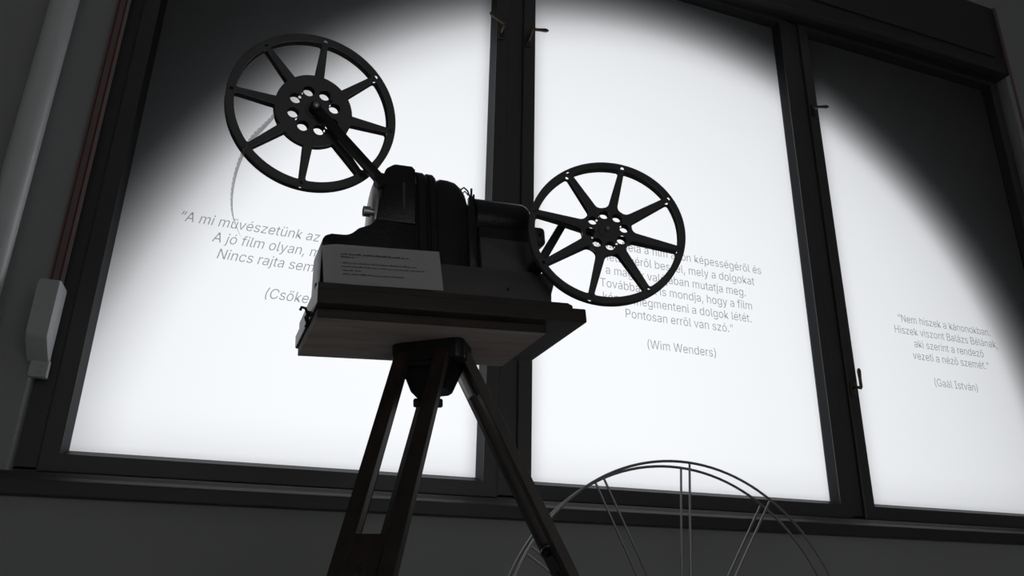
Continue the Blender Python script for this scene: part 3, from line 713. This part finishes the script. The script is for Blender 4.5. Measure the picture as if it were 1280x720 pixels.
# --- wooden board on the tripod
bd, inv = root_local('projector_board', .22, .1, 0)
bm = bmesh.new(); box(bm, (-.004, -.031, .0155), (.4525, .212, .0405), .0025)
bm.transform(inv); obj('board', bm, M['wood'], bd)
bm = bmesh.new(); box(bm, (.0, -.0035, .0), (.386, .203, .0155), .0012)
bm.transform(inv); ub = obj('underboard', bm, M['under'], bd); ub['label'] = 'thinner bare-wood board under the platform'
bm = bmesh.new(); box(bm, (.0, -.0052, .0003), (.386, -.0036, .0153), .0004, 1)  # thin darker strip along the underboard's front edge
bm.transform(inv); eb = obj('edge_band', bm, M['wood'], ub); eb['label'] = 'dark front edge'
bm = bmesh.new()
tube(bm, [(-.002, .045, .022), (-.008, .045, .024), (-.011, .045, .032), (-.017, .045, .033), (-.019, .045, .028)], .0024, 8)
tube(bm, [(-.004, .045, .026), (-.009, .045, .016), (-.006, .045, .006), (-.009, .045, .000)], .0036, 8)
bm.transform(inv); obj('hook_latch', bm, M['black'], bd, smooth=50)
tag(bd, 'thick dark wooden board carrying the projector on top of the tripod', 'board')

# --- projector
pj, inv = root_local('film_projector', .22, .1, .0405)
def part(name, bm, m, sm=None, parent=None):
    bm.transform(inv)
    return obj(name, bm, M[m], parent or pj, sm)

bm = bmesh.new()
prism(bm, [(-.001, .0408), (.4375, .0408), (.4375, .0521), (.4285, .0565), (-.001, .0565)], UW, -.012, .19, .0012)
part('wooden_base', bm, 'wood')
bm = bmesh.new()
prism(bm, round_poly([(.13, .0567), (.430, .0567), (.431, .098), (.4384, .119), (.434, .130), (.418, .138), (.13, .138)], [0, 0, .01, .004, .004, .008, 0], 3), UW, .055, .18, .002)
pl = part('plinth', bm, 'panel', 30)
bm = bmesh.new(); lathe(bm, [(0, .003), (.002, .0026)], (.345, .0552, .100), (0, -1, 0), 10); part('screw', bm, 'black', None, pl)
bm = bmesh.new()
prof = round_poly([(.0125, .0567), (.0172, .1795), (.062, .1803), (.078, .196), (.098, .2048), (.109, .2165), (.182, .2165), (.182, .0567)], [.0, .014, .03, .02, .02, .008, 0, 0], 6)
prism(bm, prof, UW, .07, .165, .003)
cast = part('base_casting', bm, 'black', 35)
bm = bmesh.new()      # film sprocket housing notch and roller on the end
lathe(bm, [(0, .008), (.004, .009), (.006, .009), (.007, .007)], (.014, .082, .082), (-1, 0, 0), 20); part('end_roller', bm, 'black', 40, cast)
bm = bmesh.new()
prof = round_poly([(.1085, .2165), (.1163, .261), (.1207, .299), (.1251, .3215), (.1422, .3335), (.1803, .3338), (.1823, .2165)], [0, .02, .02, .016, .012, .005, 0], 5)
prism(bm, prof, UW, .07, .17, .004)
gh = part('gear_housing', bm, 'black', 35)
bm = bmesh.new(); box(bm, (.1560, .0685, .2425), (.1610, .0712, .2985), .0008); sl = part('nameplate_strip', bm, 'panel', None, gh)
bm = bmesh.new()      # bright end plate carrying the lens
prism(bm, round_poly([(.074, .213), (.163, .213), (.163, .318), (.074, .318)], [.012, .012, .03, .03], 5), lambda a, b, t: Vector((.1085 + (b - .2165) * .10 + t, a, b)), -.004, .001, .0012)
ep = part('end_plate', bm, 'steel', 35, gh); ep['label'] = 'bright metal end plate'
bm = bmesh.new(); lathe(bm, [(0, .0062), (.016, .0062), (.016, .0095), (.028, .0095), (.028, .0075), (.026, .0075)], (.1155, .082, .2360), (-1, 0, 0), 24); part('lens', bm, 'steel', 40)
bm = bmesh.new(); lathe(bm, [(0, .003), (.006, .003)], (.1155, .080, .2690), (-1, 0, 0), 10); part('end_screw', bm, 'black', 40)

def arch_loft(bm, secs, vf, vb, wb, n=20):
    """arched cross-sections in (v,w) strung along u; secs: (u, top, inset)"""
    rings = []
    for u, top, ins in secs:
        f, k = vf + ins, vb - ins
        r = (k - f) / 2
        c = (k + f) / 2
        wc = top - r
        pts = [(f, wb)] + [(c - r * math.cos(PI * q / n), wc + r * math.sin(PI * q / n)) for q in range(n + 1)] + [(k, wb)]
        rings.append([bm.verts.new((u, a, b)) for a, b in pts])
    m = len(rings[0])
    for i in range(len(rings) - 1):
        for k in range(m):
            bm.faces.new((rings[i][k], rings[i][(k + 1) % m], rings[i + 1][(k + 1) % m], rings[i + 1][k]))
    bm.faces.new(rings[0][::-1]); bm.faces.new(rings[-1])

for a, b, top in ((.1836, .2037, .3440), (.2060, .2222, .3430)):
    bm = bmesh.new()
    arch_loft(bm, [(a, top - .004, .003), (a + .003, top, 0), (b - .004, top, 0), (b, top - .003, .003)], .068, .168, .138)
    part('cooling_rib', bm, 'black', 35)
bm = bmesh.new()
S = [(.180, .320, .006), (.224, .328, .004), (.235, .3345, 0), (.2480, .3345, 0), (.262, .3315, .001), (.272, .324, .004), (.279, .314, .008), (.2835, .300, .013), (.2850, .288, .018)]
arch_loft(bm, S, .066, .168, .138)
part('lamp_house', bm, 'black', 40)
bm = bmesh.new()      # linkage between lamp house and motor
box(bm, (.280, .075, .138), (.300, .155, .272), .003)
box(bm, (.289, .080, .26), (.298, .095, .296), .002)
tube(bm, [(.2925, .083, .285), (.2945, .083, .312)], .0022, 8)
tube(bm, [(.2985, .083, .285), (.2985, .083, .300)], .002, 8)
tube(bm, [(.272, .082, .306), (.279, .082, .312), (.286, .082, .306), (.290, .082, .294)], .0016, 8)
tube(bm, [(.276, .088, .300), (.283, .088, .308), (.289, .088, .300)], .0014, 8)
part('linkage', bm, 'black', 45)
bm = bmesh.new()
prism(bm, round_poly([(.302, .138), (.4154, .138), (.4154, .2066), (.302, .2066)], [0, .002, .004, .003], 3), UW, .07, .165, .0015)
part('side_panel', bm, 'panel', 30)
bm = bmesh.new()
lathe(bm, [(.2985, .040), (.300, .0425), (.398, .0430), (.408, .0400), (.4135, .034), (.4160, .022), (.4165, .004)], (0, .113, .260), (1, 0, 0), 40)
part('motor', bm, 'black', 35)
bm = bmesh.new(); box(bm, (.302, .078, .200), (.410, .15, .235), .004); part('motor_cradle', bm, 'black')
bm = bmesh.new(); box(bm, (.412, .078, .2095), (.4425, .122, .2480), .009, 4); nb = part('rear_knob', bm, 'panel', 40)
bm = bmesh.new(); lathe(bm, [(0, .004), (.003, .003)], (.429, .0785, .229), (0, -1, 0), 12); part('screw', bm, 'black', None, nb)

def bar(bm, a, b, wa, wb, thick):
    """tapered flat arm from a to b, broad face towards -v"""
    a, b = Vector(a), Vector(b)
    d = (b - a).normalized(); s = d.cross(Vector((0, 1, 0))).normalized(); t = d.cross(s)
    vs = []
    for p, w in ((a, wa), (b, wb)):
        for i, j in ((-1, -1), (1, -1), (1, 1), (-1, 1)):
            vs.append(bm.verts.new(p + s * i * w / 2 + t * j * thick / 2))
    fs = [vs[0:4][::-1], vs[4:8]] + [[vs[k], vs[(k + 1) % 4], vs[4 + (k + 1) % 4], vs[4 + k]] for k in range(4)]
    for f in fs: bm.faces.new(f)
    bmesh.ops.bevel(bm, geom=list({e for v in vs for e in v.link_edges}), offset=.0015, segments=2, affect='EDGES', profile=.5)

# reel placement (world)
R1, R2 = .150, .146
def rotm(yaw, pit):
    return (Matrix.Rotation(math.radians(yaw), 3, 'Z') @ Matrix.Rotation(math.radians(pit), 3, 'X'))
W1, Q1 = Vector((0.0692, 1.2559, 0.7927 + HC)), rotm(4.02, 5.17)
W2, Q2 = Vector((0.6141, 1.1809, 0.6208 + HC)), rotm(-17.44, -2.42)
PI_ = PM.inverted()
def plocal(Wc, Q, x, y, z):
    return PI_ @ (Wc + Q @ Vector((x, y, z)))

# front arm: from the housing up to the spindle of the supply reel
h1 = plocal(W1, Q1, 0, -.020, 0)
bm = bmesh.new()
bar(bm, h1 + Vector((-.004, 0, .004)), (.112, .056, .288), .0175, .0205, .008)
lathe(bm, [(-.006, .0125), (.006, .0125)], (.1135, .056, .2875), (0, 1, 0), 20)
lathe(bm, [(-.006, .0095), (.007, .0095)], h1, (0, 1, 0), 20)
ra = part('reel_arm', bm, 'black', 35)
bm = bmesh.new()
ax1 = (PI_.to_3x3() @ (Q1 @ Vector((0, 1, 0)))).normalized()
lathe(bm, [(-.014, .003), (-.012, .0055), (-.002, .0055), (.0, .0042), (.034, .0042), (.036, .003)], h1, ax1, 16)
part('spindle', bm, 'steel', 40, ra)
bm = bmesh.new(); lathe(bm, [(0, .011), (.018, .011)], (.1135, .052, .2875), (0, 1, 0), 18); part('arm_pivot', bm, 'black', 40, ra)
# rear arm, cranked, behind the take-up reel
h2 = plocal(W2, Q2, 0, .022, 0)
bm = bmesh.new()
bar(bm, (.404, .052, .146), (.4615, .040, .2395), .0165, .0150, .008)
bar(bm, (.4600, .040, .2400), h2, .0150, .0130, .007)
lathe(bm, [(-.005, .0085), (.005, .0085)], (.4608, .040, .2395), (0, 1, 0), 18)
rb = part('reel_arm', bm, 'black', 35)
bm = bmesh.new()
ax2 = (PI_.to_3x3() @ (Q2 @ Vector((0, -1, 0)))).normalized()
lathe(bm, [(-.006, .008), (.004, .008), (.004, .0042), (.036, .0042), (.038, .003)], h2, ax2, 16)
part('spindle', bm, 'steel', 40, rb)
bm = bmesh.new(); lathe(bm, [(-.010, .012), (.008, .012)], (.404, .052, .146), (0, 1, 0), 18); part('arm_pivot', bm, 'black', 40, rb)
tag(pj, 'black vintage film projector with two reel arms on the wooden board', 'projector')

# --- film reels
def flange_loops(R, a0, rim, win_in, wb, wt, r_in, r_out, hr, hring, ph, pin):
    loops = [circle(0, 0, R, 120)]
    ro = R * (1 - rim)
    for k in range(8):
        sa, sb = a0 + k * PI / 4, a0 + (k + 1) * PI / 4
        # edges of the neighbouring spokes
        def edge(ang, side, rad):
            w = (wb + (wt - wb) * (rad / R - .4) / .5) * R / 2
            x = math.sqrt(max(rad * rad - w * w, 1e-9))
            return (x * math.cos(ang) - side * w * math.sin(ang), x * math.sin(ang) + side * w * math.cos(ang))
        p0, p3 = edge(sa, 1, ro), edge(sb, -1, ro)
        p1, p2 = edge(sa, 1, win_in * R), edge(sb, -1, win_in * R)
        A = math.atan2(p0[1], p0[0]); B = math.atan2(p3[1], p3[0])
        while B < A: B += 2 * PI
        outer_arc = [(ro * math.cos(A + (B - A) * q / 10), ro * math.sin(A + (B - A) * q / 10)) for q in range(11)]
        A2 = math.atan2(p2[1], p2[0]); B2 = math.atan2(p1[1], p1[0])
        while B2 > A2: B2 -= 2 * PI
        ri = win_in * R
        inner_arc = [(ri * math.cos(A2 + (B2 - A2) * q / 5), ri * math.sin(A2 + (B2 - A2) * q / 5)) for q in range(6)]
        if r_in > .05:                                   # window closed by a round end instead of an arc
            inner_arc = [inner_arc[0], inner_arc[-1]]
        pts = outer_arc + inner_arc
        rads = [r_out * R] + [0] * 9 + [r_out * R] + [r_in * R] + [0] * (len(inner_arc) - 2) + [r_in * R]
        loops.append(round_poly(pts, rads, 5))
    for k in range(8):
        a = ph + k * PI / 4
        loops.append(circle(hring * R * math.cos(a), hring * R * math.sin(a), hr * R, 20))
    for k in range(8):                                  # slots for the drive pins, and rivet holes at the rim
        a = a0 + k * PI / 4
        loops.append(circle(.945 * R * math.cos(a), .945 * R * math.sin(a), .026 * R, 12))
        if k % 2 == 0:
            b = ph + PI / 8 + k * PI / 4
            loops.append(circle(hring * R * math.cos(b), hring * R * math.sin(b), pin * R, 12))
    loops.append(circle(0, 0, .0045, 16))
    return loops

def make_reel(Wc, Q, R, a0, kind, label):
    t = empty('film_reel', Matrix.Translation(Wc) @ Q.to_4x4())
    tag(t, label, 'film reel', 'film reels of the projector')
    gap = .0080
    if kind == 1:
        args = dict(rim=.090, win_in=.455, wb=.110, wt=.062, r_in=.004, r_out=.03, hr=.070, hring=.250, ph=a0 + PI / 8, pin=.022)
    else:
        args = dict(rim=.078, win_in=.325, wb=.108, wt=.066, r_in=.085, r_out=.04, hr=.064, hring=.222, ph=a0 + PI / 8, pin=.018)
    L = flange_loops(R, a0, **args)
    for sgn in (-1, 1):
        me = plate_mesh('flange', L, .0016, .0004)
        me.transform(Matrix.Translation((0, sgn * gap, 0)) @ XZ)
        link('flange', me, M['reel'], t)
    # rolled outer lips
    for sgn in (-1, 1):
        bm = bmesh.new()
        tube(bm, [(R * .992 * math.cos(2 * PI * k / 96), sgn * gap, R * .992 * math.sin(2 * PI * k / 96)) for k in range(96)], .0013, 8, True)
        obj('rim_bead', bm, M['reel'], t, 60)
    # hub drum between the flanges (a tube, its middle open like the holes in the flanges)
    hr = .44 * R if kind == 1 else .315 * R
    bm = bmesh.new()
    sg = 64
    rings = []
    for rr, y in ((hr, -gap), (hr, gap), (hr - .0015, gap), (hr - .0015, -gap)):
        rings.append([bm.verts.new((rr * math.cos(2 * PI * k / sg), y, rr * math.sin(2 * PI * k / sg))) for k in range(sg)])
    for i in range(4):
        for k in range(sg):
            bm.faces.new((rings[i][k], rings[i][(k + 1) % sg], rings[(i + 1) % 4][(k + 1) % sg], rings[(i + 1) % 4][k]))
    obj('hub_drum', bm, M['core'], t, 40)
    # boss round the spindle hole
    bm = bmesh.new()
    lathe(bm, [(-gap - .0025, .0050), (-gap - .0025, .016), (gap + .0025, .016), (gap + .0025, .0050), (-gap - .0025, .0050)], (0, 0, 0), (0, 1, 0), 28, cap=False)
    obj('boss', bm, M['reel'], t, 40)
    return t
make_reel(W1, Q1, R1, math.radians(88.5), 1, 'upper black eight-spoked film reel, at the left on the raised arm')
make_reel(W2, Q2, R2, math.radians(76.0), 2, 'lower black eight-spoked film reel, at the right behind the projector motor')

# --- loose end of film hanging from the upper reel
pts = [Vector(p) for p in ((-.0705, .0715, .4050), (-.0775, .0715, .3900), (-.0930, .0715, .3660))]
pts += [Vector(p) for p in ((-.1085, .0712, .3420), (-.1225, .0715, .3050), (-.1300, .0720, .2700), (-.1330, .0720, .2330), (-.1300, .0720, .1980), (-.1200, .0730, .1700), (-.1080, .0735, .1480))]
def catmull(P_, n=10):
    out = []
    for i in range(len(P_) - 1):
        p0, p1, p2, p3 = P_[max(i - 1, 0)], P_[i], P_[i + 1], P_[min(i + 2, len(P_) - 1)]
        for k in range(n):
            t = k / n
            out.append(.5 * ((2 * p1) + (p2 - p0) * t + (2 * p0 - 5 * p1 + 4 * p2 - p3) * t * t + (3 * p1 - p0 - 3 * p2 + p3) * t ** 3))
    out.append(P_[-1])
    return out
cur = catmull([PM @ p for p in pts], 30)
# resample into perforation steps
step = .0019
res = [cur[0]]
acc = 0
for a, b in zip(cur, cur[1:]):
    res.append(b) if (b - res[-1]).length >= step else None
bm = bmesh.new()
org = res[0].copy()
rows = []
for i, p in enumerate(res):
    d = (res[min(i + 1, len(res) - 1)] - res[max(i - 1, 0)]).normalized()
    side = (RMX @ Vector((0, 1, 0)))
    side = (side - d * side.dot(d)).normalized()
    tw = math.radians(10 + 8 * math.sin(i * .02))
    nrm = d.cross(side)
    side = (side * math.cos(tw) + nrm * math.sin(tw)).normalized()
    rows.append([bm.verts.new(p - org + side * x) for x in (-.0078, -.0068, -.0050, .0062, .0078)])
for i in range(len(rows) - 1):
    for k in range(4):
        if k == 1 and i % 4 in (0, 1):
            continue
        bm.faces.new((rows[i][k], rows[i][k + 1], rows[i + 1][k + 1], rows[i + 1][k]))
bmesh.ops.solidify(bm, geom=bm.faces[:], thickness=.0002)
o = obj('film_strip', bm, M['film']); o.location = org
tag(o, 'loose end of pale perforated film hanging from the upper reel', 'film strip')

# --- caption card leaning against the projector
cd, inv = root_local('caption_card', .11, .0, .0567)
def cardpt(s, t):
    """s along, t up the card: slightly skewed sheet leaning back, left edge curling forward"""
    bl, br, tl, tr = Vector((.0112, .000, .0600)), Vector((.2052, .000, .0640)), Vector((.0105, .028, .1405)), Vector((.2085, .028, .1470))
    p = (bl * (1 - s) + br * s) * (1 - t) + (tl * (1 - s) + tr * s) * t
    c = max(0, .14 - s) / .14
    p += Vector((0, .010 * c * c, -.0042 * (1 - t) * min(1, c * 1.6)))
    p.z = max(p.z, .0572)
    return p
bm = bmesh.new()
N1, N2 = 30, 6
g = [[bm.verts.new(cardpt(i / N1, j / N2)) for i in range(N1 + 1)] for j in range(N2 + 1)]
for j in range(N2):
    for i in range(N1):
        bm.faces.new((g[j][i], g[j][i + 1], g[j + 1][i + 1], g[j + 1][i]))
bmesh.ops.solidify(bm, geom=bm.faces[:], thickness=.0006)
bm.transform(inv); card = obj('sheet', bm, M['paper'], cd, 40)
bm = bmesh.new()      # the print is far too small to read in the photograph: rows of word-length marks
rowsT = [(.735, .14, .715, .030, 1), (.66, .14, .245, .030, 1), (.515, .15, .785, .022, 0), (.425, .14, .855, .022, 0), (.325, .145, .30, .022, 0), (.235, .15, .65, .022, 0)]
for t_, s0, s1, hh, bold in rowsT:
    s = s0
    while s < s1:
        wl_ = min(random.uniform(.03, .11), s1 - s)
        k = s
        while k < s + wl_:
            lw = random.uniform(.0035, .0055) * (1.25 if bold else 1)
            h_ = hh * random.choice((.8, .8, 1.0, 1.5))
            q = [cardpt(k, t_), cardpt(k + lw, t_), cardpt(k + lw, t_ + h_), cardpt(k, t_ + h_)]
            bm.faces.new([bm.verts.new(p + Vector((0, -.0011, 0))) for p in q])
            k += lw + .0022
        s += wl_ + .010
bm.transform(inv); me = bpy.data.meshes.new('printed_lines'); bm.to_mesh(me); bm.free()
link('printed_lines', me, M['print_'], card)
tag(cd, 'white printed caption card leaning on the front of the projector', 'card')

# --- big wire wheel standing on the floor behind the tripod
YA, YB = 1.845, 1.872
cA, rA = Vector((1.160, YA, .5255)), .5150
cB, rB = Vector((1.1495, YB, .5165)), .5130
wh = empty('wire_wheel', Matrix.Translation((1.155, (YA + YB) / 2, 0)))
inv = Matrix.Translation((-1.155, -(YA + YB) / 2, 0))
WR = .0032
for c, r in ((cA, rA), (cB, rB)):
    bm = bmesh.new(); tube(bm, [c + Vector((r * math.cos(2 * PI * k / 128), 0, r * math.sin(2 * PI * k / 128))) for k in range(128)], WR * 1.15, 8, True)
    bm.transform(inv); obj('rim', bm, M['wire'], wh, 60)
    for k in range(12):
        a = math.radians(87 - k * 30.5) if False else math.radians(86.5 + k * 30)
        bm = bmesh.new(); tube(bm, [c + Vector((.05 * math.cos(a), 0, .05 * math.sin(a))), c + Vector((r * math.cos(a), 0, r * math.sin(a)))], WR, 8)
        bm.transform(inv); obj('spoke', bm, M['wire'], wh, 60)
bm = bmesh.new()
lathe(bm, [(-.012, .020), (-.012, .052), (.040, .052), (.040, .020), (-.012, .020)], (cA + cB) / 2 + Vector((0, -.0135, 0)), (0, 1, 0), 32, cap=False)
bm.transform(inv); obj('hub', bm, M['wire'], wh, 40)
for s in (-1, 1):     # two feet that keep the wheel upright
    bm = bmesh.new()
    tube(bm, [Vector((1.155 + s * .12, YA - .10, .004)), Vector((1.155 + s * .12, (YA + YB) / 2 - .02, .006)), (cA + cB) / 2 + Vector((s * .12, 0, -math.sqrt(.513 ** 2 - .12 ** 2))), Vector((1.155 + s * .12, (YA + YB) / 2 + .02, .006)), Vector((1.155 + s * .12, YB + .10, .004))], .004, 8)
    bm.transform(inv); obj('foot', bm, M['wire'], wh, 60)
tag(wh, 'large thin wire wheel with twin rims standing below the window', 'wheel')
